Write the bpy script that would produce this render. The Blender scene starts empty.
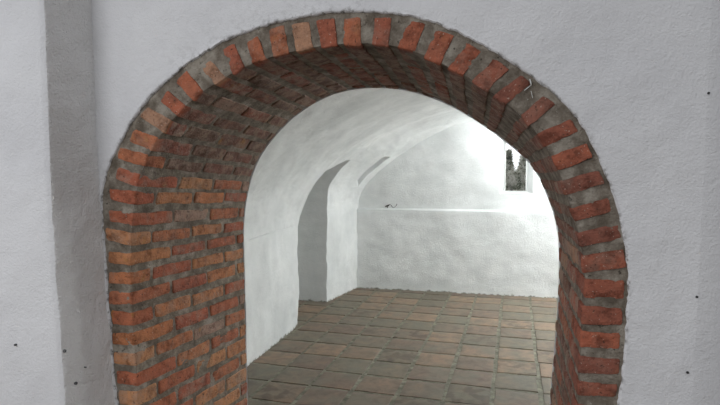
import bpy, bmesh, math, random
from mathutils import Vector, noise, Matrix
C = bpy.context.scene.collection
PI = math.pi
H = 1.45
F = 545.0
PITCH = math.atan(30.5/F)
YAW = math.atan(143/F*math.cos(PITCH))
NF = 1.84      # front face of the arch wall
TH = 0.76      # wall thickness
NB = NF+TH
rnd = random.Random(7)

# ---------------------------------------------------------------- camera maths
M = Matrix.Rotation(YAW, 3, 'Z') @ Matrix.Rotation(math.pi/2-PITCH, 3, 'X')
CAM = Vector((0, 0, H))
def ray(px, py):
    return M @ Vector((px-360, 202.5-py, -F))
def at_n(px, py, n):
    d = ray(px, py); return CAM + d*(n/d.y)
def at_z(px, py, z):
    d = ray(px, py); return CAM + d*((z-H)/d.z)
def at_w(px, py, w):
    d = ray(px, py); return CAM + d*(w/d.x)
MI = M.transposed()
def proj(p):
    q = MI @ (Vector(p)-CAM)
    return 360 + F*q.x/-q.z, 202.5 - F*q.y/-q.z

def nz(p, s, o=0):
    return noise.noise(Vector((p[0]*s+o, p[1]*s+o*1.7, p[2]*s-o)))
def fb(p, s, o=0):
    return nz(p, s, o)+.5*nz(p, s*2.1, o+5)+.25*nz(p, s*4.3, o+9)

# ---------------------------------------------------------------- materials
def mat(name):
    m = bpy.data.materials.new(name); m.use_nodes = True
    nt = m.node_tree
    return m, nt, nt.nodes['Principled BSDF']
def N(nt, t, **kw):
    n = nt.nodes.new(t)
    for k, v in kw.items():
        if k in n.inputs: n.inputs[k].default_value = v
        else: setattr(n, k, v)
    return n
def ramp(nt, fac, stops):
    r = nt.nodes.new('ShaderNodeValToRGB')
    el = r.color_ramp.elements
    while len(el) < len(stops): el.new(.5)
    for e, (p, c) in zip(el, stops):
        e.position = p; e.color = (*c, 1) if len(c) == 3 else c
    nt.links.new(fac, r.inputs[0]); return r
def mixc(nt, a, b, fac, mode='MIX'):
    x = nt.nodes.new('ShaderNodeMix'); x.data_type = 'RGBA'; x.blend_type = mode
    for s, v in ((x.inputs[0], fac), (x.inputs[6], a), (x.inputs[7], b)):
        if hasattr(v, 'links'): nt.links.new(v, s)
        elif isinstance(v, tuple): s.default_value = (*v, 1)
        else: s.default_value = v
    return x.outputs[2]
def coords(nt):
    return N(nt, 'ShaderNodeTexCoord').outputs['Object']
def noi(nt, co, scale, detail=4, rough=.6, dist=0):
    n = N(nt, 'ShaderNodeTexNoise', Scale=scale, Detail=detail, Roughness=rough, Distortion=dist)
    nt.links.new(co, n.inputs['Vector']); return n.outputs['Fac']
def bump(nt, bs, heights, dist=.003):
    prev = None
    for h, st in heights:
        b = N(nt, 'ShaderNodeBump', Strength=st, Distance=dist)
        nt.links.new(h, b.inputs['Height'])
        if prev: nt.links.new(prev, b.inputs['Normal'])
        prev = b.outputs[0]
    nt.links.new(prev, bs.inputs['Normal'])

def plaster(name, col, col2, grain=1.0, dirt=True):
    m, nt, bs = mat(name); co = coords(nt)
    a = noi(nt, co, 2.3, 5, .6); r = ramp(nt, a, [(.35, col2), (.62, col)])
    c = r.outputs[0]
    sp = noi(nt, co, 55, 3, .55); rs = ramp(nt, sp, [(.70, (0, 0, 0)), (.76, (1, 1, 1))])
    gate = noi(nt, co, 5, 3, .6); rg = ramp(nt, gate, [(.5, (0, 0, 0)), (.68, (.55, .55, .55))])
    mm = N(nt, 'ShaderNodeMath', operation='MULTIPLY')
    nt.links.new(rs.outputs[0], mm.inputs[0]); nt.links.new(rg.outputs[0], mm.inputs[1])
    c = mixc(nt, c, (.42, .42, .39), mm.outputs[0])
    if dirt:
        at = N(nt, 'ShaderNodeAttribute', attribute_name='dirt')
        dn = noi(nt, co, 42, 4, .6); dr = ramp(nt, dn, [(.5, (0, 0, 0)), (.62, (1, 1, 1))])
        m2 = N(nt, 'ShaderNodeMath', operation='MULTIPLY')
        nt.links.new(at.outputs['Fac'], m2.inputs[0]); nt.links.new(dr.outputs[0], m2.inputs[1])
        c = mixc(nt, c, (.20, .19, .175), m2.outputs[0])
    if not dirt:   # damp, grimy foot of the wall
        sx = N(nt, 'ShaderNodeSeparateXYZ'); nt.links.new(co, sx.inputs[0])
        ml = N(nt, 'ShaderNodeMath', operation='MULTIPLY_ADD'); ml.inputs[1].default_value = .10; ml.inputs[2].default_value = -.048
        nt.links.new(noi(nt, co, 22, 4, .7), ml.inputs[0])
        sb = N(nt, 'ShaderNodeMath', operation='SUBTRACT'); nt.links.new(ml.outputs[0], sb.inputs[0]); nt.links.new(sx.outputs[2], sb.inputs[1])
        rz = ramp(nt, sb.outputs[0], [(0, (0, 0, 0)), (.012, (.85, .85, .85))])
        ad = N(nt, 'ShaderNodeMath', operation='ADD'); ad.inputs[1].default_value = .013; nt.links.new(sb.outputs[0], ad.inputs[0]); nt.links.new(ad.outputs[0], rz.inputs[0])
        c = mixc(nt, c, (.16, .14, .11), rz.outputs[0])
    nt.links.new(c, bs.inputs['Base Color'])
    bs.inputs['Roughness'].default_value = .85
    bs.inputs['Specular IOR Level'].default_value = .2
    bump(nt, bs, [(noi(nt, co, 12, 4, .6), .5*grain), (noi(nt, co, 55, 4, .65), .4*grain), (noi(nt, co, 140, 3, .65), .5*grain)], .007)
    return m
def brick_mat():
    m, nt, bs = mat('fired_brick'); co = coords(nt)
    at = N(nt, 'ShaderNodeAttribute', attribute_name='tint')
    sep = N(nt, 'ShaderNodeSeparateColor'); nt.links.new(at.outputs['Color'], sep.inputs[0])
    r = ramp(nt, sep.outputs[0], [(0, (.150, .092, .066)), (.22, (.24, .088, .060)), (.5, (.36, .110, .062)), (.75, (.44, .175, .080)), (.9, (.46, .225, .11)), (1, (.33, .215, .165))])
    mot = noi(nt, co, 22, 5, .65)
    rm = ramp(nt, mot, [(.36, (.50, .45, .42)), (.5, (1, 1, 1)), (.64, (1.25, 1.2, 1.15))])
    c = mixc(nt, r.outputs[0], rm.outputs[0], .9, 'MULTIPLY')
    # ochre burn patches
    y = noi(nt, co, 13, 3, .6); ry = ramp(nt, y, [(.60, (0, 0, 0)), (.70, (.75, .75, .75))])
    yg = N(nt, 'ShaderNodeMath', operation='MULTIPLY'); nt.links.new(ry.outputs[0], yg.inputs[0]); nt.links.new(sep.outputs[1], yg.inputs[1])
    c = mixc(nt, c, (.42, .21, .055), yg.outputs[0])
    # cement smears
    s = noi(nt, co, 17, 5, .7, .6); rs = ramp(nt, s, [(.44, (0, 0, 0)), (.62, (.8, .8, .8))])
    sg = N(nt, 'ShaderNodeMath', operation='MULTIPLY'); nt.links.new(rs.outputs[0], sg.inputs[0]); nt.links.new(sep.outputs[2], sg.inputs[1])
    c = mixc(nt, c, (.36, .27, .21), sg.outputs[0])
    sp = noi(nt, co, 120, 2, .6); r2 = ramp(nt, sp, [(.66, (0, 0, 0)), (.72, (.7, .7, .7))])
    c = mixc(nt, c, (.55, .42, .34), r2.outputs[0])
    dk = noi(nt, co, 75, 3, .6, .3); r3 = ramp(nt, dk, [(.31, (.85, .85, .85)), (.38, (0, 0, 0))])
    c = mixc(nt, c, (.07, .035, .025), r3.outputs[0])
    nt.links.new(c, bs.inputs['Base Color']); bs.inputs['Roughness'].default_value = .8
    bs.inputs['Specular IOR Level'].default_value = .25
    bump(nt, bs, [(noi(nt, co, 35, 5, .6), 1.0), (noi(nt, co, 150, 3, .6), .8)], .006)
    return m
def mortar_mat():
    m, nt, bs = mat('cement_mortar'); co = coords(nt)
    a = noi(nt, co, 16, 5, .65)
    r = ramp(nt, a, [(.36, (.13, .107, .082)), (.5, (.215, .184, .147)), (.64, (.35, .315, .262))])
    sp = noi(nt, co, 90, 3, .6); r2 = ramp(nt, sp, [(.66, (0, 0, 0)), (.74, (.7, .7, .7))])
    c = mixc(nt, r.outputs[0], (.42, .40, .35), r2.outputs[0])
    dk = noi(nt, co, 48, 3, .6); r3 = ramp(nt, dk, [(.28, (.8, .8, .8)), (.36, (0, 0, 0))])
    c = mixc(nt, c, (.035, .03, .022), r3.outputs[0])
    nt.links.new(c, bs.inputs['Base Color']); bs.inputs['Roughness'].default_value = .9
    bs.inputs['Specular IOR Level'].default_value = .15
    bump(nt, bs, [(noi(nt, co, 40, 5, .65), .9), (noi(nt, co, 160, 3, .6), .6)], .006)
    return m
def tile_mat():
    m, nt, bs = mat('terracotta_tile'); co = coords(nt)
    at = N(nt, 'ShaderNodeAttribute', attribute_name='tint')
    sep = N(nt, 'ShaderNodeSeparateColor'); nt.links.new(at.outputs['Color'], sep.inputs[0])
    r = ramp(nt, sep.outputs[0], [(0, (.135, .110, .082)), (.3, (.170, .140, .102)), (.5, (.165, .118, .088)), (.72, (.205, .146, .102)), (.9, (.235, .165, .113)), (1, (.26, .175, .12))])
    mot = noi(nt, co, 10, 6, .72, .5)
    rm = ramp(nt, mot, [(.35, (.60, .62, .60)), (.52, (1, 1, 1)), (.66, (1.3, 1.2, 1.1))])
    c = mixc(nt, r.outputs[0], rm.outputs[0], .85, 'MULTIPLY')
    g = noi(nt, co, 3.5, 4, .6); rg = ramp(nt, g, [(.45, (0, 0, 0)), (.7, (.6, .6, .6))])
    c = mixc(nt, c, (.15, .148, .115), rg.outputs[0])
    # dark damp blot on some tiles
    dk = noi(nt, co, 9, 2, .5); r3 = ramp(nt, dk, [(.5, (0, 0, 0)), (.58, (.7, .7, .7))])
    dg = N(nt, 'ShaderNodeMath', operation='MULTIPLY'); nt.links.new(r3.outputs[0], dg.inputs[0]); nt.links.new(sep.outputs[1], dg.inputs[1])
    c = mixc(nt, c, (.07, .052, .035), dg.outputs[0])
    nt.links.new(c, bs.inputs['Base Color']); bs.inputs['Roughness'].default_value = .65
    bs.inputs['Specular IOR Level'].default_value = .35
    bump(nt, bs, [(noi(nt, co, 18, 4, .6), .4), (noi(nt, co, 110, 3, .6), .25)], .003)
    return m
def grout_mat():
    m, nt, bs = mat('floor_grout'); co = coords(nt)
    r = ramp(nt, noi(nt, co, 14, 5, .65), [(.35, (.085, .080, .055)), (.5, (.15, .143, .105)), (.65, (.24, .23, .175))])
    nt.links.new(r.outputs[0], bs.inputs['Base Color']); bs.inputs['Roughness'].default_value = .9
    bump(nt, bs, [(noi(nt, co, 60, 4, .6), .6)], .004)
    return m
def flat(name, c, rough=.7, metal=0):
    m, nt, bs = mat(name)
    co = coords(nt)
    r = ramp(nt, noi(nt, co, 40, 3, .6), [(.3, tuple(v*.8 for v in c)), (.7, c)])
    nt.links.new(r.outputs[0], bs.inputs['Base Color'])
    bs.inputs['Roughness'].default_value = rough; bs.inputs['Metallic'].default_value = metal
    return m
M_FRONT = plaster('white_plaster_front', (.74, .74, .745), (.68, .68, .69))
M_PIER = plaster('rough_plaster_pier', (.84, .83, .82), (.78, .77, .76), 2.2)  # for the pier's return, lightened to make up for weak light there
M_ROOM = plaster('white_plaster_room', (.81, .815, .805), (.68, .69, .68), 1.35, False)
M_BRICK = brick_mat(); M_MORT = mortar_mat(); M_TILE = tile_mat(); M_GROUT = grout_mat()
M_DARK = flat('dark_metal', (.03, .03, .03), .5)
M_PLUG = flat('grey_plug', (.10, .10, .10), .6)
M_WHITE = flat('white_paint', (.75, .75, .72), .5)
def leaf_mat():
    m, nt, bs = mat('conifer_leaf'); co = coords(nt)
    r = ramp(nt, noi(nt, co, 4, 5, .75), [(.42, (.07, .085, .05)), (.46, (.26, .29, .20)), (.53, (.7, .7, .62)), (.62, (.9, .9, .86))])  # whitish stops put the glare of daylight into the leaf colour
    nt.links.new(r.outputs[0], bs.inputs['Base Color']); bs.inputs['Roughness'].default_value = .7
    return m
M_LEAF = leaf_mat(); M_BARK = flat('bark', (.12, .09, .06), .9)
M_GROUND = flat('pale_gravel', (.62, .60, .55), .95)
def glass_mat():
    m = bpy.data.materials.new('window_glass'); m.use_nodes = True; nt = m.node_tree
    for n in list(nt.nodes): nt.nodes.remove(n)
    o = N(nt, 'ShaderNodeOutputMaterial'); t = N(nt, 'ShaderNodeBsdfTransparent'); g = N(nt, 'ShaderNodeBsdfGlossy', Roughness=.02)
    fr = N(nt, 'ShaderNodeFresnel', IOR=1.45); mx = N(nt, 'ShaderNodeMixShader')
    nt.links.new(fr.outputs[0], mx.inputs[0]); nt.links.new(t.outputs[0], mx.inputs[1]); nt.links.new(g.outputs[0], mx.inputs[2])
    nt.links.new(mx.outputs[0], o.inputs[0]); return m
M_GLASS = glass_mat()

def rng(a, b, k): return [lerp(a, b, i/k) for i in range(k+1)]
# ---------------------------------------------------------------- mesh helpers
def link(name, me, parent=None):
    o = bpy.data.objects.new(name, me); C.objects.link(o)
    if parent: o.parent = parent
    return o
class MB:
    def __init__(s): s.v = []; s.f = []; s.mi = []; s.tint = []; s.dirt = []
    def vert(s, p, tint=(.5, .5, .5), dirt=0.0):
        s.v.append(tuple(p)); s.tint.append(tint); s.dirt.append(dirt); return len(s.v)-1
    def face(s, f, mi=0): s.f.append(tuple(f)); s.mi.append(mi)
    def grid(s, rows, mi=0, closed=False, flip=False, dirts=None, tint=(.5, .5, .5)):
        ids = [[s.vert(p, tint, dirts[i][j] if dirts else 0) for j, p in enumerate(r)] for i, r in enumerate(rows)]
        for i in range(len(ids)-1):
            n = len(ids[i])
            for j in range(n if closed else n-1):
                k = (j+1) % n
                q = (ids[i][j], ids[i][k], ids[i+1][k], ids[i+1][j])
                s.face(q[::-1] if flip else q, mi)
        return ids
    def build(s, name, mats, parent=None, angle=40, smooth=True, fix=True):
        me = bpy.data.meshes.new(name); me.from_pydata(s.v, [], s.f)
        for m in mats: me.materials.append(m)
        me.polygons.foreach_set('material_index', s.mi)
        ca = me.color_attributes.new('tint', 'FLOAT_COLOR', 'POINT')
        ca.data.foreach_set('color', [c for t in s.tint for c in (*t, 1)])
        da = me.attributes.new('dirt', 'FLOAT', 'POINT'); da.data.foreach_set('value', s.dirt)
        if fix:
            bm = bmesh.new(); bm.from_mesh(me); bmesh.ops.remove_doubles(bm, verts=bm.verts, dist=1e-5)
            bmesh.ops.recalc_face_normals(bm, faces=bm.faces); bm.to_mesh(me); bm.free()
        if smooth:
            me.shade_smooth(); me.set_sharp_from_angle(angle=math.radians(angle))
        me.update()
        return link(name, me, parent)
def lerp(a, b, t): return a+(b-a)*t
def brick(mb, cs, tint, res=(6, 4, 3), amp=.0022, ch=.10, seed=0, mi=0, under=None):
    """cs: 8 corners cs[i][j][k] (i across length, j across height, k depth); rounded, worn block."""
    nx, ny, nzz = res
    def P(a, b, c):
        # round the arrises
        A, B, Cc = 2*a-1, 2*b-1, 2*c-1
        k = 0
        e = [max(0, abs(A)-.9)/.1, max(0, abs(B)-.85)/.15, max(0, abs(Cc)-.88)/.12]
        on = sum(1 for q in e if q > .5)
        sh = {0: 0, 1: 0, 2: .022, 3: .05}[on]
        A *= 1-sh; B *= 1-sh*1.8; Cc *= 1-sh
        a, b, c = (A+1)/2, (B+1)/2, (Cc+1)/2
        p = Vector((0, 0, 0))
        for i, wa in ((0, 1-a), (1, a)):
            for j, wb in ((0, 1-b), (1, b)):
                for k2, wc in ((0, 1-c), (1, c)):
                    p += cs[i][j][k2]*(wa*wb*wc)
        q = p*30+Vector((seed*3.1, seed*1.3, -seed))
        d = noise.noise_vector(q)*amp + noise.noise_vector(q*.33)*amp*1.6 + noise.noise_vector(q*2.7)*amp*.5
        return p+d
    def par(n):
        inner = [i/(n-1) for i in range(n)] if n > 1 else [0, 1]
        xs = [0, .035]+[lerp(.035, .965, t) for t in inner[1:-1]]+[.965, 1]
        return xs
    X, Y, Z = par(nx), par(ny), par(nzz)
    cache = {}
    def V(i, j, k):
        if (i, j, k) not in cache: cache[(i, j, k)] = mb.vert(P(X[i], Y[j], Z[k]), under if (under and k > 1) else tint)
        return cache[(i, j, k)]
    a, b, c = len(X)-1, len(Y)-1, len(Z)-1
    for i in range(a):
        for j in range(b):
            mb.face((V(i, j, 0), V(i, j+1, 0), V(i+1, j+1, 0), V(i+1, j, 0)), mi)
            mb.face((V(i, j, c), V(i+1, j, c), V(i+1, j+1, c), V(i, j+1, c)), mi)
    for i in range(a):
        for k in range(c):
            mb.face((V(i, 0, k), V(i+1, 0, k), V(i+1, 0, k+1), V(i, 0, k+1)), mi)
            mb.face((V(i, b, k), V(i, b, k+1), V(i+1, b, k+1), V(i+1, b, k)), mi)
    for j in range(b):
        for k in range(c):
            mb.face((V(0, j, k), V(0, j, k+1), V(0, j+1, k+1), V(0, j+1, k)), mi)
            mb.face((V(a, j, k), V(a, j+1, k), V(a, j+1, k+1), V(a, j, k+1)), mi)
def root(name, loc, label, cat, group=None):
    o = bpy.data.objects.new(name, None); C.objects.link(o); o.location = loc
    o['label'] = label; o['category'] = cat
    if group: o['group'] = group
    return o
def adopt(o, r):
    o.parent = r; o.matrix_parent_inverse = Matrix.Translation(-r.location)
def struct(o, label=None):
    o['kind'] = 'structure'
    if label: o['label'] = label
    return o

# ================================================================= ARCH DATA
def crop(ox, oy, s, pts): return [(ox+x/s, oy+y/s) for x, y in pts]
# every brick of the face, corners: outer-start, inner-start, inner-end, outer-end, going clockwise from bottom left
B = []
s1 = 617/160
def add(ox, oy, s, ot, it, ib, ob): B.append(crop(ox, oy, s, [ob, ib, it, ot]))
add(100, 300, s1, (70, 350), (145, 355), (148, 410), (75, 405))
add(100, 300, s1, (60, 275), (145, 284), (146, 335), (64, 322))
add(100, 300, s1, (48, 200), (137, 205), (140, 252), (54, 242))
add(100, 300, s1, (46, 125), (133, 128), (135, 178), (50, 170))
add(100, 300, s1, (42, 42), (125, 50), (128, 100), (47, 95))
add(95, 200, s1, (52, 350), (138, 355), (139, 405), (50, 400))
add(95, 200, s1, (50, 275), (140, 280), (138, 328), (50, 318))
add(95, 200, s1, (48, 200), (140, 204), (138, 250), (50, 240))
add(95, 200, s1, (42, 110), (141, 130), (139, 178), (48, 155))
add(95, 200, s1, (52, 38), (147, 50), (145, 102), (52, 85))
add(95, 100, s1, (50, 342), (155, 352), (152, 402), (52, 382))
add(95, 100, s1, (85, 260), (173, 282), (163, 335), (76, 305))
add(95, 100, s1, (94, 180), (202, 212), (190, 260), (88, 225))
add(95, 100, s1, (150, 108), (242, 145), (222, 198), (130, 157))
add(95, 100, s1, (202, 25), (290, 80), (265, 132), (170, 62))
s2 = 4.05
def add2(ox, oy, s, ob, ot, it, ib): B.append(crop(ox, oy, s, [ob, ib, it, ot]))
add2(150, 30, s2, (42, 285), (72, 242), (140, 310), (108, 352))
add2(150, 30, s2, (105, 212), (148, 165), (216, 245), (178, 290))
add2(150, 30, s2, (205, 155), (242, 120), (308, 192), (262, 226))
add2(150, 30, s2, (288, 75), (338, 50), (383, 153), (334, 186))
add2(150, 30, s2, (388, 48), (433, 20), (472, 120), (414, 138))
add2(270, 0, s2, (-2, 115), (56, 98), (75, 218), (10, 236))
add2(270, 0, s2, (88, 95), (158, 82), (175, 197), (108, 214))
add2(270, 0, s2, (188, 85), (258, 70), (271, 183), (206, 194))
add2(270, 0, s2, (292, 72), (362, 70), (368, 185), (297, 184))
add2(270, 0, s2, (426, 65), (495, 68), (480, 188), (412, 180))
add2(390, 10, s2, (75, 40), (140, 55), (100, 168), (27, 150))
add2(390, 10, s2, (188, 80), (264, 98), (200, 222), (132, 195))
add2(390, 10, s2, (310, 132), (370, 160), (298, 268), (230, 235))
add2(390, 10, s2, (420, 192), (485, 235), (392, 332), (326, 292))
B.append([(521, 73.5), (492, 96), (505.5, 105), (531, 82)])
s3 = 405/140
add2(500, 70, s3, (125, 72), (163, 100), (80, 165), (60, 130))
add2(500, 70, s3, (208, 143), (228, 178), (130, 222), (106, 184))
add2(500, 70, s3, (255, 212), (270, 255), (167, 292), (150, 245))
s4 = 405/105
B.append([(599.5, 169.5), (559.5, 182), (564.5, 195.5), (605.5, 184)])
B.append([(608.5, 196.5), (568.7, 208.5), (575.2, 221.5), (613, 211.5)])
add2(535, 200, s4, (320, 90), (335, 150), (177, 184), (160, 128))
add2(535, 200, s4, (342, 192), (355, 263), (187, 280), (178, 214))
add2(535, 200, s4, (348, 312), (345, 385), (191, 380), (189, 304))
add2(535, 300, s4, (338, 30), (333, 98), (178, 93), (180, 25))
add2(535, 300, s4, (330, 130), (327, 190), (172, 182), (175, 122))
add2(535, 300, s4, (327, 227), (322, 287), (165, 278), (168, 215))
add2(535, 300, s4, (316, 325), (308, 378), (160, 370), (163, 312))
# fix order of the two 'add2' directions on the right leg: [start-outer, inner-start, inner-end, outer-end]
BR = []
for i, b in enumerate(B):
    pts = [at_n(x, y, NF) for x, y in b]
    if i >= 35 and i <= 41:   # entries written upper edge first
        o_s, i_e, i_s, o_e = b[0], b[1], b[2], b[3]
        pts = [at_n(*q, NF) for q in (b[0], b[2], b[1], b[3])]
    BR.append([(p.x, p.z) for p in pts])
# order check: inner-start must be nearer the previous brick
WC, ZS = -.615, 1.08
def pol(p):
    w, z = p
    if z < ZS and w < WC: return (z-ZS)/.8, WC-w
    if z < ZS: return PI+(ZS-z)/.8, w-WC
    return math.atan2(z-ZS, -(w-WC)), math.hypot(z-ZS, w-WC)
def unpol(q, r, n):
    if q < 0: return Vector((WC-r, n, ZS+q*.8))
    if q > PI: return Vector((WC+r, n, ZS-(q-PI)*.8))
    return Vector((WC-r*math.cos(q), n, ZS+r*math.sin(q)))
BQ = []
for b in BR:
    os_, is_, ie, oe = [pol(p) for p in b]
    if is_[0] > ie[0]: is_, ie = ie, is_
    if os_[0] > oe[0]: os_, oe = oe, os_
    BQ.append([os_, is_, ie, oe])
BQ.sort(key=lambda b: b[1][0])
# carry the courses down to the floor on both legs
def extend(bq, step, sign):
    out = []
    b = bq
    while True:
        b = [(q+sign*step, r) for q, r in b]
        z = ZS - (max(abs(b[0][0]), 0) if sign < 0 else b[3][0]-PI)*.8
        if z < .03: break
        out.append(b)
    return out
BQ = extend(BQ[0], .0795/.8, -1)[::-1]+BQ+extend(BQ[-1], .0795/.8, 1)
QMIN = -ZS/.8; QMAX = PI+ZS/.8
def interp(tab, q):
    if q <= tab[0][0]: return tab[0][1]
    if q >= tab[-1][0]: return tab[-1][1]
    for (a, x), (b, y) in zip(tab, tab[1:]):
        if a <= q <= b: return lerp(x, y, (q-a)/max(b-a, 1e-6))
def smooth(tab, n=140, k=1.5):
    qs = [lerp(QMIN, QMAX, i/n) for i in range(n+1)]
    out = []
    for q in qs:
        out.append((q, sum(interp(tab, q+d*.02*k) for d in range(-4, 5))/9))
    return out
RF = smooth([p for b in BQ for p in (b[1], b[2])])
def px_tab(pts, n):
    t = []
    for x, y in pts:
        p = at_n(x, y, n); t.append(pol((p.x, p.z)))
    t.sort(); return t
OUT = px_tab([(117, 404), (114.3, 378), (111.9, 352), (111, 326), (107.5, 303), (106.3, 278), (105.3, 252), (103, 226), (101.5, 205), (103, 184), (110.6, 162), (117, 148), (128.7, 127), (139, 112), (150, 97), (164.8, 83.5), (182, 68), (204, 53), (224, 41), (246, 32), (270, 24.5), (294.7, 18.3), (314.4, 15), (334, 12.6), (368.8, 12), (393.5, 13.8), (410, 16.6), (427, 20), (449, 28.5), (484, 46), (508.5, 61), (531, 75.5), (552, 92.5), (569, 107), (581, 123.6), (593, 144.5), (604, 168.5), (611.5, 190), (617, 209), (623, 232), (626, 252), (628.5, 275), (628, 298.5), (626.5, 323), (624.5, 352), (622, 378), (618.5, 402)], NF)
ROT = smooth(OUT, k=.6)
BACK = px_tab([(247.6, 392), (246.5, 360), (246, 320), (245, 290), (244.3, 260), (244, 245), (244.3, 222), (246.7, 200), (251.5, 178), (257.5, 162), (266.5, 147), (277, 134.5), (290, 120.5), (306.7, 108), (330, 95.5), (350, 90), (373, 88), (400, 89.5), (426.7, 96.5), (453, 107.5), (477, 122), (499, 137.5), (514, 149), (527, 160), (536, 172), (547, 196), (553.5, 214), (558, 236), (559, 255), (559, 270), (558, 300), (556, 326), (554, 352), (551, 385), (549.5, 405)], NB)
RB = smooth(BACK, k=.8)
for name, t in (('RF', RF), ('ROT', ROT), ('RB', RB)):
    print(name, [(round(q, 2), round(r, 3)) for q, r in t[::14]])
def rad(q, d):   # intrados radius at course parameter q and depth d behind the face
    return lerp(interp(RF, q), interp(RB, q), d/TH)

# ================================================================= BRICK ARCH
arch = root('brick_arch', (WC, NF, 0), 'round-headed arch of red-brown brick laid in thick grey mortar, piercing the white wall', 'arch')
mbs = {'jamb_left': MB(), 'ring': MB(), 'jamb_right': MB(), 'soffit': MB()}
RECESS = .006
nb = len(BQ)
def tint_of(q, row, soff):
    if q < .15: t = rnd.uniform(.5, .92)
    elif q > PI-.9: t = rnd.choice([rnd.uniform(.2, .4), rnd.uniform(.35, .6)])  # darker red on the right; weaker light there is partly put into the tint
    else: t = rnd.uniform(.4, .66)
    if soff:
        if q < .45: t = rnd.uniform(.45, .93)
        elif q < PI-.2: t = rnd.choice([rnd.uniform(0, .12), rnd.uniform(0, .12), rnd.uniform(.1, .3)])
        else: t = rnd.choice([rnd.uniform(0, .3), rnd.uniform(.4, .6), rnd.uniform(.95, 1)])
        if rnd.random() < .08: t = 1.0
    elif rnd.random() < .05: t = .95
    yel = rnd.random()**1.2*(1 if q < PI*.45 else .25)
    smear = rnd.random()**1.6*(.7 if q < .6 else .45)
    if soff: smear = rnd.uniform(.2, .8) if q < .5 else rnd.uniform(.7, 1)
    return (t, yel, smear)
def qr(b, inner, end):   # q,r from traced corner
    return b[{(0, 0): 0, (1, 0): 1, (1, 1): 2, (0, 1): 3}[(inner, end)]]
for idx, b in enumerate(BQ):
    os_, is_, ie, oe = b
    key = 'jamb_left' if ie[0] < .12 else ('jamb_right' if is_[0] > PI+.02 else 'ring')
    header = (idx % 2 == 0)
    d1 = .105 if header else .222
    # lateral joints along the depth
    qa, qb = is_[0], ie[0]
    tint = tint_of((qa+qb)/2, 0, False)
    def corner(qrp, d, inner):
        q, r = qrp
        if inner: r = r + (rad(q, d)-rad(q, 0))
        else: r = r + (rad(q, d)-rad(q, 0))
        return unpol(q, r, NF+d)
    cs = [[[None, None], [None, None]], [[None, None], [None, None]]]
    for i, inn in ((0, False), (1, True)):
        for j, st in ((0, True), (1, False)):
            pr = {(False, True): os_, (True, True): is_, (True, False): ie, (False, False): oe}[(inn, st)]
            for k, d in ((0, 0.0), (1, d1)):
                cs[i][j][k] = corner(pr, d, inn)
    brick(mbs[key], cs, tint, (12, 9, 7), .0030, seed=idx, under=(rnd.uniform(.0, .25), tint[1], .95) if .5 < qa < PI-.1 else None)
    d = d1+rnd.uniform(.014, .020)
    row = 0
    while d < TH-.03:
        L = .222+rnd.uniform(-.008, .006)
        e = min(d+L, TH-.002)
        if TH-e < .05: e = TH-.002
        jq0 = qa+rnd.uniform(-.003, .004); jq1 = qb+rnd.uniform(-.004, .003)
        dep = .09
        cs = [[[None, None], [None, None]], [[None, None], [None, None]]]
        off = rnd.uniform(-.001, .003)
        for i, dr in ((0, dep), (1, 0.0)):
            for j, q in ((0, jq0), (1, jq1)):
                for k, dd in ((0, d), (1, e)):
                    cs[i][j][k] = unpol(q, rad(q, dd)+dr+off, NF+dd)
        key2 = 'soffit' if key == 'ring' else key
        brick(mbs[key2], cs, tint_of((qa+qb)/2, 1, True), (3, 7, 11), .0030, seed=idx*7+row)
        d = e+rnd.uniform(.013, .019); row += 1
# mortar bodies: front ring, intrados
def qs_between(a, b, n): return [lerp(a, b, i/n) for i in range(n+1)]
QL, QR = .06, PI+.06   # limits between jambs and ring
def mortar(mb, q0, q1, n, front=True, soff=True, d0=0.0):
    qs = qs_between(q0, q1, n)
    if front:
        rows = []
        for q in qs:
            ri, ro = interp(RF, q)+RECESS, interp(ROT, q)+.004
            row = []
            for t in range(13):
                p = unpol(q, lerp(ri, ro, t/12), NF+RECESS*.75)
                p.y += fb(p, 28)*.0035 + nz(p, 90, 3)*.0015
                if t == 0: p.y = NF+RECESS
                row.append(p)
            rows.append(row)
        mb.grid(rows, 1)
        ends = rows
    if soff:
        rows = []
        for q in qs:
            row = []
            for t in range(33):
                dd = RECESS+(TH-RECESS)*t/32
                r = rad(q, dd)+RECESS
                p = unpol(q, r, NF+dd)
                k = (fb(p, 28)*.003+nz(p, 90, 3)*.0013)*(0 if t == 0 else 1)
                p = unpol(q, r+k, NF+dd)
                row.append(p)
            rows.append(row)
        mb.grid(rows, 1)
mortar(mbs['jamb_left'], QMIN, QL, 120)
mortar(mbs['jamb_right'], QR, QMAX, 120)
mortar(mbs['ring'], QL, QR, 240, True, False)
mortar(mbs['soffit'], QL, QR, 240, False, True)
for key, nm, lb in (('jamb_left', 'jamb', 'left brick jamb, broad inner side in view, orange-brown bricks'), ('jamb_right', 'jamb', 'right brick jamb, seen edge-on with dark red bricks'), ('ring', 'arch_ring', 'ring of upright bricks on the face of the arch'), ('soffit', 'soffit', 'shaded curved underside of brick')):
    o = mbs[key].build(nm, [M_BRICK, M_MORT], fix=False, angle=50)
    adopt(o, arch); o['label'] = lb
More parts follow.
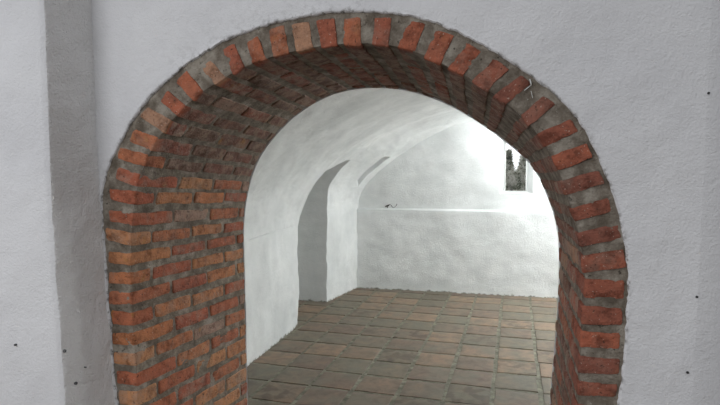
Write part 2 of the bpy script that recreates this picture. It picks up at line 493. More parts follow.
# white fleck of paint on the ring
def tube(mb, pts, r, seg=6, mi=0, taper=None):
    rows = []
    for i, p in enumerate(pts):
        p = Vector(p); a = Vector(pts[max(i-1, 0)]); b = Vector(pts[min(i+1, len(pts)-1)])
        t = (b-a).normalized(); u = t.orthogonal().normalized(); v = t.cross(u)
        rr = r*(taper[i] if taper else 1)
        rows.append([p+(u*math.cos(x*2*PI/seg)+v*math.sin(x*2*PI/seg))*rr for x in range(seg)])
    ids = mb.grid(rows, mi, closed=True)
    mb.face(ids[0][::-1], mi); mb.face(ids[-1], mi)
mb = MB()
tube(mb, [at_n(x, y, NF-.002) for x, y in ((524.3, 90.5), (528, 87.5), (531.2, 85), (530.6, 82), (529.8, 79))], .0016, taper=[.6, 1, 1.2, 1.4, .8])
tube(mb, [at_n(x, y, NF-.001) for x, y in ((531, 91), (532, 95), (532.6, 98))], .0009)
o = mb.build('paint_fleck', [M_WHITE], fix=False); adopt(o, arch); o['label'] = 'thin white paint fleck stuck across the mortar'

# ================================================================= FRONT WALL
PL = NF-.005  # plaster face, slightly proud of the brick
def crease_w(z):   # right fold of the wall, leans slightly
    p1 = at_n(709, 60, PL); p2 = at_n(694, 380, PL)
    return lerp(p1.x, p2.x, (z-p1.z)/(p2.z-p1.z))
RX0 = -1.66; RZ1 = 3.0
LEFTB = [at_n(x, y, PL) for x, y in ((93, 0), (95, 60), (98, 135), (100, 165), (101, 186), (101.5, 205), (103, 226), (105.3, 252), (106.3, 278), (107.5, 303), (111, 326), (114.3, 378), (117, 404))]
def left_w(z):
    t = sorted((p.z, p.x) for p in LEFTB)
    return interp(t, z)
FRONTE = [at_n(x, y, 1.64) for x, y in ((43, 0), (46.5, 80), (48.7, 140), (51, 200), (55, 270), (59.5, 330), (62.8, 380), (64.5, 405))]
def fe_w(z):
    t = sorted((p.z, p.x) for p in FRONTE)
    return interp(t, z)
mb = MB()
nq = 420
rows = []; dirt = []
qs = qs_between(QMIN, QMAX, nq)
for i, q in enumerate(qs):
    r0 = interp(ROT, q)
    p0 = unpol(q, r0, PL)
    # far end of the spoke: horizontal for the legs, radial above
    if q < 0: dirv = Vector((-1, 0, 0))
    elif q > PI: dirv = Vector((1, 0, 0))
    else: dirv = Vector((-math.cos(q), 0, math.sin(q)))
    ts = []
    zl = p0.z
    RW = 1.6
    cand = []
    if dirv.x < -1e-4: cand.append((left_w(max(zl, .0))-.012-p0.x)/dirv.x)
    if dirv.x > 1e-4: cand.append((crease_w(zl)-p0.x)/dirv.x)
    if dirv.z > 1e-4: cand.append((RZ1-p0.z)/dirv.z)
    L = max(min(cand), .002)
    if dirv.x < -1e-4:   # refine against the leaning left corner
        for _ in range(3):
            zz = p0.z+dirv.z*L
            if zz < RZ1-.01: L = max(min((left_w(zz)-.012-p0.x)/dirv.x, (RZ1-p0.z)/dirv.z if dirv.z > 1e-4 else 9), .002)
    if dirv.x > 1e-4:
        for _ in range(3):
            zz = p0.z+dirv.z*L
            if zz < RZ1-.01: L = max(min((crease_w(zz)-p0.x)/dirv.x, (RZ1-p0.z)/dirv.z if dirv.z > 1e-4 else 9), .002)
    row = []; dr = []
    rag = (nz(p0, 35)*.004+nz(p0, 110, 4)*.0035)
    for k in range(47):
        if k == 0: t, y = -.004+rag, PL+.030
        elif k == 1: t, y = -.001+rag, PL+.004
        elif k == 2: t, y = .003+rag, PL
        else:
            f = ((k-2)/44)**1.5; t = max(.006, .003+(L-.003)*f) if L > .02 else L*(k-2)/44+.003; y = PL
        if k > 2: t = min(t, L) if L > .02 else t
        p = p0+dirv*t; p.y = y
        edge = min(1, max(0, (L-t)/.05)) if k > 2 else .4
        p.y += (fb(p, 3.2)*.005 + fb(p, 11)*.0022 + nz(p, 33, 2)*.0010)*edge
        row.append(p)
        top = max(0, math.sin(min(max(q, 0), PI)))
        d = math.exp(-max(t, 0)/.005)*.9 + (math.exp(-max(t, 0)/.07)*.22 if (.9 < q < 1.75) else 0)
        dr.append(min(1, d))
    rows.append(row); dirt.append(dr)
mb.grid(rows, 0, dirts=dirt)
# fill the two upper corners left by the radial fan
cl = rows[0]
def patch(P0, P1, P2, P3, nu, nv, depth=None, amp=1.0, mi=0, m=None):
    m = m or mb; rws = []
    for i in range(nu+1):
        r = []
        for j in range(nv+1):
            a = P0.lerp(P1, i/nu); b = P3.lerp(P2, i/nu); p = a.lerp(b, j/nv)
            e = min(1, 6*min(i, nu-i)/nu, 6*min(j, nv-j)/nv)
            if depth is not None: p = p+depth*((fb(p, 3.2)*.006+fb(p, 11)*.0022+nz(p, 33, 2)*.0010)*amp*e)
            r.append(p)
        rws.append(r)
    m.grid(rws, mi); return rws
zk = RZ1
# right of the fold: the wall bends away a little
rows = []
for i in range(61):
    z = lerp(0, RZ1, i/60); r = []
    for j in range(25):
        t = j/24; w = crease_w(z); p = Vector((w+1.1*t, PL, z))
        k = min(1, t*9); p.y = PL+1.1*t*.45*k
        p.y += (fb(p, 3.2)*.006+fb(p, 11)*.0022)*min(1, t*10)
        r.append(p)
    rows.append(r)
mb.grid(rows, 0)
# back face of the same wall towards the vaulted room, with the same opening
rows = []
for q in qs_between(QMIN, QMAX, 160):
    r0 = interp(RB, q)
    p0 = unpol(q, r0, NB)
    if q < 0: dirv = Vector((-1, 0, 0))
    elif q > PI: dirv = Vector((1, 0, 0))
    else: dirv = Vector((-math.cos(q), 0, math.sin(q)))
    c = []
    if dirv.x < -1e-4: c.append((-2.6-p0.x)/dirv.x)
    if dirv.x > 1e-4: c.append((3.1-p0.x)/dirv.x)
    if dirv.z > 1e-4: c.append((RZ1-p0.z)/dirv.z)
    L = min(c)
    rows.append([p0+dirv*(L*t/12)+Vector((0, .002, 0)) for t in range(13)])
mb.grid(rows, 0)
wf = struct(mb.build('wall_front', [M_FRONT, M_ROOM], fix=False, angle=60))

# left pier: its return (right-facing) and its front
mb = MB()
rows = []
zs = [lerp(0, RZ1, i/170) for i in range(171)]
for z in zs:
    a = Vector((fe_w(z), 1.64, z)); b = Vector((left_w(z)-.002, NF+.02, z)); r = []
    for j in range(29):
        t = j/28; p = a.lerp(b, t)
        p.x += (fb(p, 9)*.0045+nz(p, 30, 2)*.0022+nz(p, 70, 2)*.0016)*min(1, (1-t)*8)*(.5 if j == 0 else 1)
        p.x += nz((0, 0, z), 5)*.003*(1-t)
        if j == 0: p.y += .004; p.x -= .001
        r.append(p)
    rows.append(r)
edge = [r[0].copy() for r in rows]
mb.grid(rows, 1)
rows2 = []
for e in edge:
    r = []
    for j in range(61):
        t = (j/60)**1.3
        if j == 0: p = e.copy()
        else:
            p = Vector((e.x-.006-1.6*t, 1.64-.002, e.z))
            p.y += (fb(p, 3.0)*.007+fb(p, 12)*.002+nz(p, 33, 2)*.0008)*min(1, t*12+.1)
        r.append(p)
    rows2.append(r)
mb.grid(rows2, 0, flip=True)
struct(mb.build('wall_left_pier', [M_FRONT, M_PIER], fix=False, angle=60)).name = 'wall_pier'

# ================================================================= VAULTED ROOM
pa = at_z(248, 367, 0); pb = at_z(299, 325, 0); pc = at_z(327, 302.3, 0); pd = at_z(357, 288, 0); pe = at_z(555, 298.5, 0)
print('floor pts', [tuple(round(v, 3) for v in p) for p in (pa, pb, pc, pd, pe)])
N1, N2 = pb.y, pc.y
WL = [(2.3, pa.x+.02), (pa.y, pa.x), (pb.y, pb.x), (pc.y, pc.x), (pd.y, pd.x), (7.2, pd.x+.02)]
def back_n(w): return lerp(pd.y, pe.y, (w-pd.x)/(pe.x-pd.x))
def wl(n): return interp(WL, n)
def resample(pts, n):
    ls = [0]
    for a, b in zip(pts, pts[1:]): ls.append(ls[-1]+math.hypot(b[0]-a[0], b[1]-a[1]))
    out = []
    for i in range(n+1):
        d = ls[-1]*i/n
        for k in range(len(pts)-1):
            if ls[k+1] >= d-1e-9:
                t = (d-ls[k])/max(ls[k+1]-ls[k], 1e-9)
                out.append((lerp(pts[k][0], pts[k+1][0], t), lerp(pts[k][1], pts[k+1][1], t))); break
    for _ in range(22):
        out = [out[0]]+[((out[i-1][0]+out[i][0]*2+out[i+1][0])/4, (out[i-1][1]+out[i][1]*2+out[i+1][1])/4) for i in range(1, len(out)-1)]+[out[-1]]
    return out
CW = .32; ZSP = .95; NS = 200
def ell(w0, b=1.17, p=2.0):
    pts = []
    for i in range(200):
        a = PI/2*i/199
        pts.append((CW-(CW-w0)*math.cos(a)**(2/p), ZSP+b*math.sin(a)**(2/p)))
    return pts
SEC = []
SEC.append((2.3, resample(ell(wl(2.6), 1.17, 1.85), NS)))
SEC.append((N1, resample(ell(wl(N1), 1.17, 1.92), NS)))
def pxn(l, n):   # trace pixels onto a plane across the room
    return [(lambda p: (p.x, p.z))(at_n(x, y, n)) for x, y in l]
s_p = [(wl(N2), ZSP), (wl(N2), 1.1)]+pxn([(327.5, 200), (328.5, 187), (334, 178), (341, 168), (350, 160)], N2)+[(-1.46, 1.68), (-1.25, 1.81), (-.98, 1.945), (-.45, 2.07), (CW, 2.13)]
SEC.append((N2, resample(s_p, NS)))
bn = 6.52
s_b = [(pd.x, ZSP), (pd.x, 1.1)]+pxn([(359, 194), (364, 186), (376, 173), (391, 160.5), (410, 147), (430, 135.5), (452, 126), (475, 119.5)], bn)+[(CW, 2.14)]
SEC.append((bn, resample(s_b, NS)))
SEC.append((7.2, resample(s_b, NS)))
print('sec pier', [(round(a, 2), round(b, 2)) for a, b in s_p]); print('sec back', [(round(a, 2), round(b, 2)) for a, b in s_b])
def surf(n, s):
    for (na, A), (nb2, Bb) in zip(SEC, SEC[1:]):
        if n <= nb2 or Bb is SEC[-1][1]:
            t = min(max((n-na)/(nb2-na), 0), 1)
            i = min(s*NS, NS-1e-6); k = int(i); f = i-k
            a = (lerp(A[k][0], A[k+1][0], f), lerp(A[k][1], A[k+1][1], f))
            b = (lerp(Bb[k][0], Bb[k+1][0], f), lerp(Bb[k][1], Bb[k+1][1], f))
            if n <= nb2: return Vector((lerp(a[0], b[0], t), n, lerp(a[1], b[1], t)))
    return Vector((a[0], n, a[1]))
def find(px, py, n0, n1, s0=0, s1=.6):
    best = None
    for i in range(93):
        n = lerp(n0, n1, i/92)
        for j in range(121):
            s = lerp(s0, s1, j/120); x, y = proj(surf(n, s))
            e = (x-px)**2+(y-py)**2
            if best is None or e < best[0]: best = (e, n, s)
    return best
KL = []
for px, py in ((296, 238), (299, 222), (303, 207), (309, 192), (317, 180), (326, 171.5), (337, 164.5), (346, 160.3)):
    e, n, s = find(px, py, N1, N2); KL.append((n, s)); print('sil', px, py, round(e, 2), round(n, 3), round(s, 3))
e, n, s = find(350.5, 159.5, N2-.001, N2); KL.append((N2, s)); print('tip', e, s)
KT = s
KL.sort()
# make s monotonic
mono = []; ms = 0
for n, s in KL:
    ms = max(ms, s); mono.append((n, ms))
KL = [(N1, min(.02, mono[0][1]))]+[k for k in mono if k[0] > N1+.004]
def sk(n): return interp(KL, n)
DEEP = -.62

# groove near the back wall
g0 = find(357, 185, 6.37, 6.38); g1 = find(392, 160, 6.37, 6.38)
GS0, GS1 = g0[2], g1[2]; print('groove', GS0, GS1)
GN0, GN1 = 5.80, 6.375
LIP = 6.2
GT = []
for i in range(25):
    sv = lerp(GS0, GS1, i/24); bx, by = proj(surf(GN1, sv)); want = 5.2*min(1, (i+.5)/3, (24.5-i)/2)
    nn = GN1
    while nn > GN0+.02:
        x, y = proj(surf(nn, sv)); 
        if math.hypot(x-bx, y-by) > want+2.5*0: break
        nn -= .004
    GT.append((sv, nn)); 
    if i % 6 == 0: print('g', round(sv, 3), round(nn, 3), [round(v, 1) for v in (bx, by, x, y)])
def remap(n, sv):
    if not (GN0 < n < GN1-.001 and GS0 < sv < GS1): return n
    l = interp(GT, sv)
    return lerp(GN0, l, (n-GN0)/(LIP-GN0)) if n <= LIP else lerp(l, GN1-.002, (n-LIP)/(GN1-.004-LIP))
def groove(n, s):
    p = surf(remap(n, s), s)
    if LIP < n < GN1-.001 and GS0 < s < GS1:
        u = (s-GS0)/(GS1-GS0); p += Vector((-.6, 0, .75))*min(1, u*8, (1-u)*12)*.09
    return p
GCOLS = rng(N2+.02, GN0, 10)+rng(GN0, LIP, 10)[1:]+[LIP+.006, LIP+.04, LIP+.09, GN1-.004, GN1]+rng(GN1, 6.75, 16)[1:]
# columns along the depth
cols = []   # (n, niche 0..1)

for n in rng(2.59, N1-.012, 60): cols.append((n, 0))
for t in rng(0, 1, 8)[1:]: cols.append((N1, t))
for n in rng(N1, N2, 40)[1:-1]: cols.append((n, 1))
for t in rng(1, 0, 14): cols.append((N2, t))
cols.append((N2+.010, 0))
for n in GCOLS: cols.append((n, 0))
def pl_noise(p, amp=1):
    return Vector((fb(p, 2.6)*.014+fb(p, 8, 3)*.005+nz(p, 24, 2)*.0018, 0, fb(p, 2.6, 11)*.010+fb(p, 8, 13)*.004+nz(p, 24, 12)*.0015))*amp
wallm = MB(); ceil = MB()
rows = []
ZR = rng(0, ZSP, 34)
for n, nich in cols:
    r = []
    wob = fb((0, n*.3, 0), 3)*.0
    for z in ZR:
        p = Vector((wl(n), n, z)); 
        p.x -= .0 if z > .03 else .0
        en = 0 if n < N2+.3 and n > N2-.0 else 1
        p += pl_noise(p, 1)
        p.x += DEEP*nich
        if nich > 0 or abs(n-N2) < .02 or abs(n-N1) < .02: p.y += fb((0, 0, z), 4, n)*.012
        r.append(p)
    k = sk(n)
    for j in range(1, 61):
        s = k*j/60; p = groove(n, s) if nich == 0 else surf(n, s); p += pl_noise(p, 1); p.x += DEEP*nich
        if nich > 0 or abs(n-N2) < .02: p.y += fb((0, 0, p.z), 4, n)*.012
        r.append(p)
    p = groove(n, k) if nich == 0 else surf(n, k); p += pl_noise(p, 1); r.append(p)
    rows.append(r)
wallm.grid(rows, 0)
struct(wallm.build('wall_left', [M_ROOM], fix=False, angle=48))
rows = []
ccols = rng(2.59, N1, 70)+rng(N1, N2, 40)[1:]+GCOLS
for n in ccols:
    r = []; k = sk(n)
    p = None
    for j in range(151):
        s = k+(1-k)*(j/150)**1.3
        p = groove(n, s)
        p += pl_noise(p, 1)
        r.append(p)
    # right half: mirrored plain curve down to the right wall
    for j in range(1, 41):
        a = PI/2*j/40
        zc = r[150].z
        r.append(Vector((CW+2.05*math.sin(a), n, ZSP+(surf(n, 1).z-ZSP)*math.cos(a)))+pl_noise(Vector((CW+2.05*math.sin(a), n, math.cos(a))), 1))
    rows.append(r)
ceil.grid(rows, 0)
struct(ceil.build('ceiling', [M_ROOM], fix=False, angle=48))
# right wall of the room
mb = MB(); rows = []
for n in rng(2.59, 6.8, 40):
    rows.append([Vector((CW+2.05+fb((0, n, z), 3)*.01, n, z)) for z in rng(0, ZSP+.03, 14)])
mb.grid(rows, 0)
struct(mb.build('wall_right', [M_ROOM], fix=False))

# back wall with ledge and splayed window opening
REC = .055
def wp(px, py, dn): # pixel -> point on back wall plane offset dn
    w = .1
    for _ in range(6): p = at_n(px, py, back_n(w)+dn); w = p.x
    return p
lz = (wp(358, 209.2, 0).z+wp(555, 212.2, 0).z)/2; print('ledge', lz)
wi0 = wp(499.5, 193.5, REC); 
DP = .32
wo0 = wp(505, 191.0, REC+DP); wo1 = wp(526.6, 150, REC+DP)
IW0, IZ0 = wi0.x, wi0.z; OW0, OZ0 = wo0.x, wo0.z; OW1 = wo1.x; IW1 = OW1+(OW0-IW0)
OZ1 = wp(515, 141, REC+DP).z; IZ1 = OZ1+.015
print('win', IW0, IW1, IZ0, IZ1, OW0, OW1, OZ0, OZ1)
def bw(w, z, dn=0): 
    p = Vector((w, back_n(w)+dn, z)); p.y += fb(p, 2.6)*.012+fb(p, 8, 3)*.005+nz(p, 24, 2)*.0016
    return p
mb = MB()
zs = rng(0, lz-.012, 34)
rows = [[bw(w, z) for w in rng(-2.3, 2.6, 120)] for z in zs]
# rounded lip, ledge, foot of the upper wall
for z, dn in ((lz-.004, .002), (lz, .010), (lz+.004, .022), (lz+.008, REC-.008), (lz+.016, REC)):
    rows.append([bw(w, z, dn) for w in rng(-2.3, 2.6, 120)])
mb.grid(rows, 0)
X = sorted(set([round(v, 5) for v in rng(-2.3, IW0, 58)+rng(IW0, IW1, 8)+rng(IW1, 2.6, 56)]))
Z = sorted(set([round(v, 5) for v in rng(lz+.016, IZ0, 6)+rng(IZ0, IZ1, 14)+rng(IZ1, 2.5, 16)]))
ids = {}
def vid(i, j):
    if (i, j) not in ids: ids[(i, j)] = mb.vert(bw(X[i], Z[j], REC))
    return ids[(i, j)]
for i in range(len(X)-1):
    for j in range(len(Z)-1):
        cw, cz = (X[i]+X[i+1])/2, (Z[j]+Z[j+1])/2
        if IW0 < cw < IW1 and IZ0 < cz < IZ1: continue
        mb.face((vid(i, j), vid(i+1, j), vid(i+1, j+1), vid(i, j+1)))
# splayed reveal
per = [(a, IZ0, lerp(OW0, OW1, t), OZ0) for t, a in [(i/8, lerp(IW0, IW1, i/8)) for i in range(8)]]
per += [(IW1, lerp(IZ0, IZ1, t), OW1, lerp(OZ0, OZ1, t)) for t in [i/14 for i in range(14)]]
per += [(lerp(IW1, IW0, t), IZ1, lerp(OW1, OW0, t), OZ1) for t in [i/8 for i in range(8)]]
per += [(IW0, lerp(IZ1, IZ0, t), OW0, lerp(OZ1, OZ0, t)) for t in [i/14 for i in range(14)]]
rows = []
for t in rng(0, 1, 6):
    r = []
    for a, b, c, d in per:
        p = bw(a, b, REC)
        q = Vector((c, back_n(c)+REC+DP, d)); x = p.lerp(q, t)
        r.append(x)
    rows.append(r)
mb.grid(rows, 0, closed=True)
# outer skin
yo = 6.9+.12
o1 = [rows[-1][0], rows[-1][8], rows[-1][22], rows[-1][30]]
big = [Vector((-2.6, o1[0].y, -.2)), Vector((2.8, o1[1].y, -.2)), Vector((2.8, o1[2].y, 3)), Vector((-2.6, o1[3].y, 3))]
a = [mb.vert(p) for p in o1]; b = [mb.vert(p) for p in big]
for i in range(4): mb.face((a[i], a[(i+1) % 4], b[(i+1) % 4], b[i]))
struct(mb.build('wall_back', [M_ROOM], fix=False, angle=48))

# window: slim white frame and pane set at the outer end of the opening
wy = back_n((OW0+OW1)/2)+REC+DP-.03
win = bpy.data.objects.new('window_1', None); C.objects.link(win); win.location = ((OW0+OW1)/2, wy, (OZ0+OZ1)/2)
struct(win, 'small slit window with white frame high in the back wall')
def boxm(mb, c, s, bev=.002, mi=0):
    bm = bmesh.new(); bmesh.ops.create_cube(bm, size=1)
    for v in bm.verts: v.co = Vector((v.co.x*s[0], v.co.y*s[1], v.co.z*s[2]))+Vector(c)
    bmesh.ops.bevel(bm, geom=bm.edges[:], offset=bev, segments=2, affect='EDGES')
    off = len(mb.v)
    for v in bm.verts: mb.vert(v.co)
    bm.verts.index_update()
    for f in bm.faces: mb.face([off+v.index for v in f.verts], mi)
    bm.free()
fw = .016
cx, cz, ww, hh = (OW0+OW1)/2, (OZ0+OZ1)/2, OW1-OW0+.008, OZ1-OZ0+.008
mb = MB()
boxm(mb, (cx-ww/2+fw/2-.006, wy, cz), (fw, .03, hh)); boxm(mb, (cx+ww/2-fw/2+.006, wy, cz), (fw, .03, hh))
boxm(mb, (cx, wy, cz-hh/2+fw/2-.006), (ww, .03, fw)); boxm(mb, (cx, wy, cz+hh/2-fw/2+.006), (ww, .03, fw))
adopt(mb.build('window_frame', [M_WHITE], fix=False), win)
mb = MB(); boxm(mb, (cx, wy, cz), (ww-.016, .004, hh-.016), .0005)
adopt(mb.build('window_pane', [M_GLASS], fix=False, smooth=False), win)
p = wp(511.5, 191.0, REC+DP-.055)
mb = MB(); boxm(mb, (p.x, wy-.026, OZ0+.014), (.032, .012, .012), .003); boxm(mb, (p.x, wy-.034, OZ0+.017), (.010, .02, .006), .002)
o = mb.build('window_catch', [M_DARK], fix=False); adopt(o, win); o['label'] = 'small dark metal catch at the foot of the frame'

# ================================================================= FLOOR
mb = MB()
rows = []
for n in rng(-1.2, 6.66, 160):
    r = []
    for w in rng(-2.9, 2.9, 120):
        p = Vector((w, n, -.0035)); p.z += fb(p, 6)*.002+nz(p, 40)*.0012
        r.append(p)
    rows.append(r)
mb.grid(rows, 1)
TW = .30
known = {}; ROTF = .022
def kt(px, py, t, b=0):
    p = at_z(px, py, 0); dy = p.y-5; p.x, p.y = p.x-ROTF*dy, p.y+ROTF*p.x
    known[(int(math.floor((p.x-TX)/TW)), int(math.floor((p.y-TN)/TW)))] = (t, b)
TX, TN = -.015, 3.99
for a in ((260, 372, .15), (300, 383, .05), (272, 388, .65, .9), (275, 361, .80), (303, 372, .35), (343, 372, .78), (292, 347, .58), (330, 353, .82), (372, 346, .85), (365, 360, .30), (420, 360, .8), (400, 376, .25), (345, 392, .30), (310, 403, .5), (455, 372, .5), (433, 386, .45), (470, 386, .10, .8), (452, 350, .6), (478, 343, .12, .6), (400, 344, .52), (415, 330, .8), (425, 331, .62, 1), (445, 341, .82), (513, 359, .88), (518, 375, .15), (510, 345, .3), (487, 325, .8), (481, 357, .75), (520, 392, .42), (545, 366, .95), (360, 341, .35), (320, 338, .22), (350, 325, .50), (392, 322, .18), (470, 303, .3), (408, 305, .9), (390, 294, .9), (370, 293, .75), (420, 320, .85), (375, 305, .78), (400, 297, .2), (450, 297, .9), (455, 308, .62), (500, 300, .8), (520, 306, .7), (540, 300, .9), (530, 320, .12), (545, 330, .82), (470, 330, .55), (400, 312, .75)):
    kt(*a)
for i in range(-10, 10):
    for j in range(-18, 10):
        x0, y0 = TX+i*TW, TN+j*TW
        if y0 > 6.5: continue
        t, bl = known.get((i, j), (rnd.choice([rnd.uniform(.05, .35), rnd.uniform(.4, .85), rnd.uniform(.3, .6)]), .8 if rnd.random() < .08 else 0))
        g = [rnd.uniform(.009, .015) for _ in range(4)]
        k = [Vector((rnd.uniform(-.005, .005), rnd.uniform(-.005, .005), rnd.uniform(-.0018, .0018))) for _ in range(4)]
        c00 = Vector((x0+g[0], y0+g[1], 0))+k[0]; c10 = Vector((x0+TW-g[2], y0+g[1], 0))+k[1]
        c11 = Vector((x0+TW-g[2], y0+TW-g[3], 0))+k[2]; c01 = Vector((x0+g[0], y0+TW-g[3], 0))+k[3]
        rr = []
        ts = [0, .012, .04, .2, .4, .6, .8, .96, .988, 1]
        for a in ts:
            r = []
            for b in ts:
                p = c00.lerp(c10, a).lerp(c01.lerp(c11, a), b)
                e = min(a, 1-a, b, 1-b)
                p.z += .002 if e > .03 else (.001 if e > .005 else -.007)
                if e <= .012:
                    p.x += nz(p, 30, i)*.004; p.y += nz(p, 30, j)*.004
                    # rounded corners
                p.z += fb(p, 9)*.0012 if e > .005 else 0
                r.append(Vector((p.x+ROTF*(p.y-5), p.y-ROTF*p.x, p.z)))
            rr.append(r)
        mb.grid(rr, 0, tint=(t, bl, rnd.random()), flip=True)
fl = struct(mb.build('floor', [M_TILE, M_GROUT], fix=False, angle=35))

# ================================================================= SMALL THINGS
def plug(px, py, n=None, w=None, r=.0042, label='', mtl=M_PLUG, nrm=(0, -1, 0)):
    p = at_n(px, py, n) if n else at_w(px, py, w)
    if w:  # on the pier return
        for _ in range(5): 
            t = (p.y-1.64)/(NF-1.64); ww = lerp(fe_w(p.z), left_w(p.z), t); p = at_w(px, py, ww)
    nv = Vector(nrm).normalized(); u = nv.orthogonal().normalized(); v = nv.cross(u)
    mb = MB(); rows = []
    for rr, h in ((r*1.15, -.006), (r*1.1, .003), (r*.9, .0045), (r*.72, .0042), (r*.55, .0028), (r*.2, .0026), (r*.02, .0026)):
        rows.append([u*(math.cos(a*2*PI/14)*rr*(1+.12*math.sin(a*3)))+v*(math.sin(a*2*PI/14)*rr)+nv*h for a in range(14)])
    mb.grid(rows, 0, closed=True)
    o = mb.build('wall_plug', [mtl], fix=False); o.location = p
    o['label'] = label; o['category'] = 'wall plug'; o['group'] = 'dark plugs in the white plaster'
plug(15.5, 344.8, n=1.636, r=.0040, label='small grey plug in the broad face of the left pier')
plug(64.6, 351, w=-1.6, r=.0052, label='dark round plug right at the corner of the left pier', nrm=(1, -.15, 0))
plug(75.8, 383.2, w=-1.6, r=.0050, label='dark round plug low on the shaded side of the left pier', nrm=(1, -.1, 0))
plug(85.3, 367.2, w=-1.6, r=.0022, label='tiny dark plug nearest the bricks on the shaded side of the left pier', nrm=(1, -.1, 0))
plug(696.7, 296.8, n=PL+.001, r=.0034, label='dark plug in the right-hand wall, higher of the two near the bottom', mtl=M_DARK)
plug(687.4, 372.3, n=PL, r=.0036, label='lowest dark plug in the right-hand wall, right of the brick jamb', mtl=M_DARK)
plug(708.3, 93.2, n=PL+.002, r=.0034, label='dark plug high in the wall by the fold at the right edge', mtl=M_DARK)

def ledge_pt(px, py):
    p = wp(px, py, REC-.012); return p
mb = MB()
tube(mb, [ledge_pt(x, y) for x, y in ((385.2, 206.6), (386.8, 205.8), (388.6, 205.0), (390.2, 204.5), (391.2, 205.4), (392.2, 206.9), (393.4, 207.7), (395, 206.9), (396.4, 205.4), (396.9, 203.9))], .0052, taper=[1.2, 1.5, 1.1, .7, .8, .8, .6, .55, .7, 1.0])
tube(mb, [ledge_pt(x, y) for x, y in ((387.8, 208.0), (387.0, 206.8), (388.2, 206.0), (389.2, 205.2))], .006, taper=[.8, 1.2, 1, .6])
o = mb.build('loose_wire', [M_DARK], fix=False)
o['label'] = 'short curled piece of dark wire at the ledge of the back wall'; o['category'] = 'wire'

# ================================================================= OUTSIDE THE WINDOW
mb = MB(); rows = []
for n in rng(7.2, 60, 30):
    rows.append([Vector((w, n, -.02+fb((w, n, 0), .3)*.02)) for w in rng(-25, 25, 30)])
mb.grid(rows, 0)
struct(mb.build('ground_outside', [M_GROUND], fix=False))
def conifer(px, pytop, n, wid, label, seed, lean=0):
    top = at_n(px, pytop, n); r = random.Random(seed)
    t = root('conifer', (top.x, top.y, 0), label, 'tree', 'conifers beyond the slit window')
    h = top.z
    mb = MB(); pts = [(0, 0, 0), (.02, 0, h*.4), (lean*.3, 0, h*.8), (lean*.4, 0, h*.93)]
    tube(mb, pts, .06, 8, taper=[1.2, .9, .5, .2])
    o = mb.build('trunk', [M_BARK], fix=False); o.parent = t
    mb = MB()
    for i in range(1500):
        u = r.random(); z = h*(.30+.70*u)
        prof = wid*(1-u**1.6)*(.75+.25*math.sin(u*17+seed))+.02
        a = r.uniform(0, 2*PI); rr = prof*math.sqrt(r.uniform(.1, 1))*(.8+.3*math.sin(a*3+u*9))
        c = Vector((rr*math.cos(a)+lean*u, rr*math.sin(a), z))
        d = Vector((math.cos(a), math.sin(a), r.uniform(.2, 1.3))).normalized()*r.uniform(.10, .22)
        s = d.cross(Vector((r.uniform(-1, 1), r.uniform(-1, 1), 1))).normalized()*r.uniform(.018, .04)
        k = [mb.vert(q) for q in (c-s, c+s, c+d*.7+s*.8, c+d, c+d*.7-s*.8)]
        mb.face(k)
    o = mb.build('foliage', [M_LEAF], fix=False, smooth=False); o.parent = t
conifer(506.5, 153, 16.0, .30, 'dark conifer at the left of the slit window, its pointed top higher', 3)
conifer(513.5, 174, 15.0, .16, 'low bushy conifer in the middle of the slit window', 5)
conifer(524.5, 158, 18.5, .30, 'paler conifer at the right of the slit window', 9)

# ================================================================= LIGHT
w = bpy.data.worlds.new('sky'); bpy.context.scene.world = w; w.use_nodes = True
bg = w.node_tree.nodes['Background']; bg.inputs[0].default_value = (.945, .96, 1.0, 1); bg.inputs[1].default_value = 1.0
nt = w.node_tree; tc = N(nt, 'ShaderNodeTexCoord'); sx = N(nt, 'ShaderNodeSeparateXYZ'); nt.links.new(tc.outputs['Generated'], sx.inputs[0])
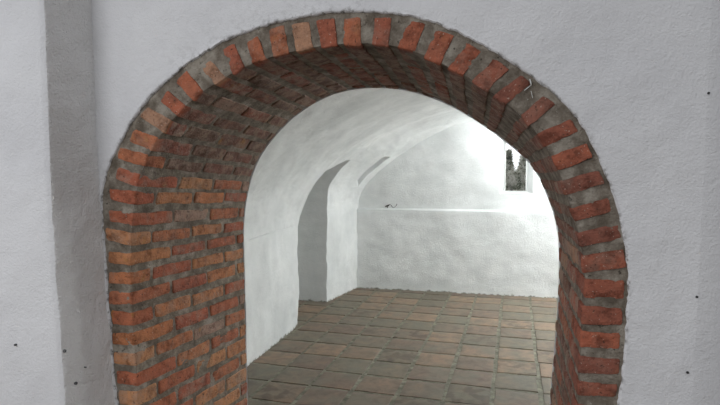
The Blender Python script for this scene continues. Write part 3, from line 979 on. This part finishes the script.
# overcast sky, brighter towards the open left and the garden side, ground below the horizon
mx = N(nt, 'ShaderNodeMapRange'); mx.inputs[1].default_value = -1; mx.inputs[2].default_value = 1; mx.inputs[3].default_value = .84; mx.inputs[4].default_value = .54
nt.links.new(sx.outputs[0], mx.inputs[0])
my = N(nt, 'ShaderNodeMapRange'); my.inputs[1].default_value = .5; my.inputs[2].default_value = .95; my.inputs[3].default_value = 0; my.inputs[4].default_value = .8
nt.links.new(sx.outputs[1], my.inputs[0])
ad = N(nt, 'ShaderNodeMath', operation='ADD'); nt.links.new(mx.outputs[0], ad.inputs[0]); nt.links.new(my.outputs[0], ad.inputs[1])
mz = N(nt, 'ShaderNodeMapRange'); mz.inputs[1].default_value = -.08; mz.inputs[2].default_value = 0; mz.inputs[3].default_value = .2; mz.inputs[4].default_value = 1
nt.links.new(sx.outputs[2], mz.inputs[0])
mu = N(nt, 'ShaderNodeMath', operation='MULTIPLY'); nt.links.new(ad.outputs[0], mu.inputs[0]); nt.links.new(mz.outputs[0], mu.inputs[1])
nt.links.new(mu.outputs[0], bg.inputs[1])
def area(name, loc, target, sx, sy, power, col):
    l = bpy.data.lights.new(name, 'AREA'); l.shape = 'RECTANGLE'; l.size = sx; l.size_y = sy; l.energy = power; l.color = col
    o = bpy.data.objects.new(name, l); C.objects.link(o); o.location = loc
    o.rotation_euler = (Vector(target)-Vector(loc)).to_track_quat('-Z', 'Y').to_euler(); return o
area('left_daylight', (-2.8, -1.2, 2.2), (-.9, 1.8, 1.3), 1.4, 1.6, 35, (.95, .965, 1))  # area light standing in for an unseen source at the left front
def lamp(name, loc, e, r):
    l = bpy.data.lights.new(name, 'POINT'); l.energy = e; l.shadow_soft_size = r; l.color = (.935, .985, 1)
    o = bpy.data.objects.new(name, l); C.objects.link(o); o.location = loc
lamp('wall_lamp_light', (.30, 6.12, 1.90), 22, .08)
lamp('room_fill_light', (1.75, 5.95, 1.60), 70, .15)  # added fill without a fixture, general light for the room
lamp('left_wall_fill_light', (1.85, 4.75, 1.60), 62, .15)  # added fill without a fixture, brightens the near left wall and floor

# ================================================================= CAMERA
cd = bpy.data.cameras.new('camera'); cam = bpy.data.objects.new('camera', cd); C.objects.link(cam)
cd.sensor_width = 36; cd.lens = 36*F/720; cd.clip_start = .02
cam.location = CAM; cam.rotation_euler = (math.pi/2-PITCH, 0, YAW)
sc = bpy.context.scene; sc.camera = cam
sc.view_settings.view_transform = 'Standard'; sc.view_settings.look = 'None'
sc.view_settings.exposure = 0; sc.view_settings.gamma = 1
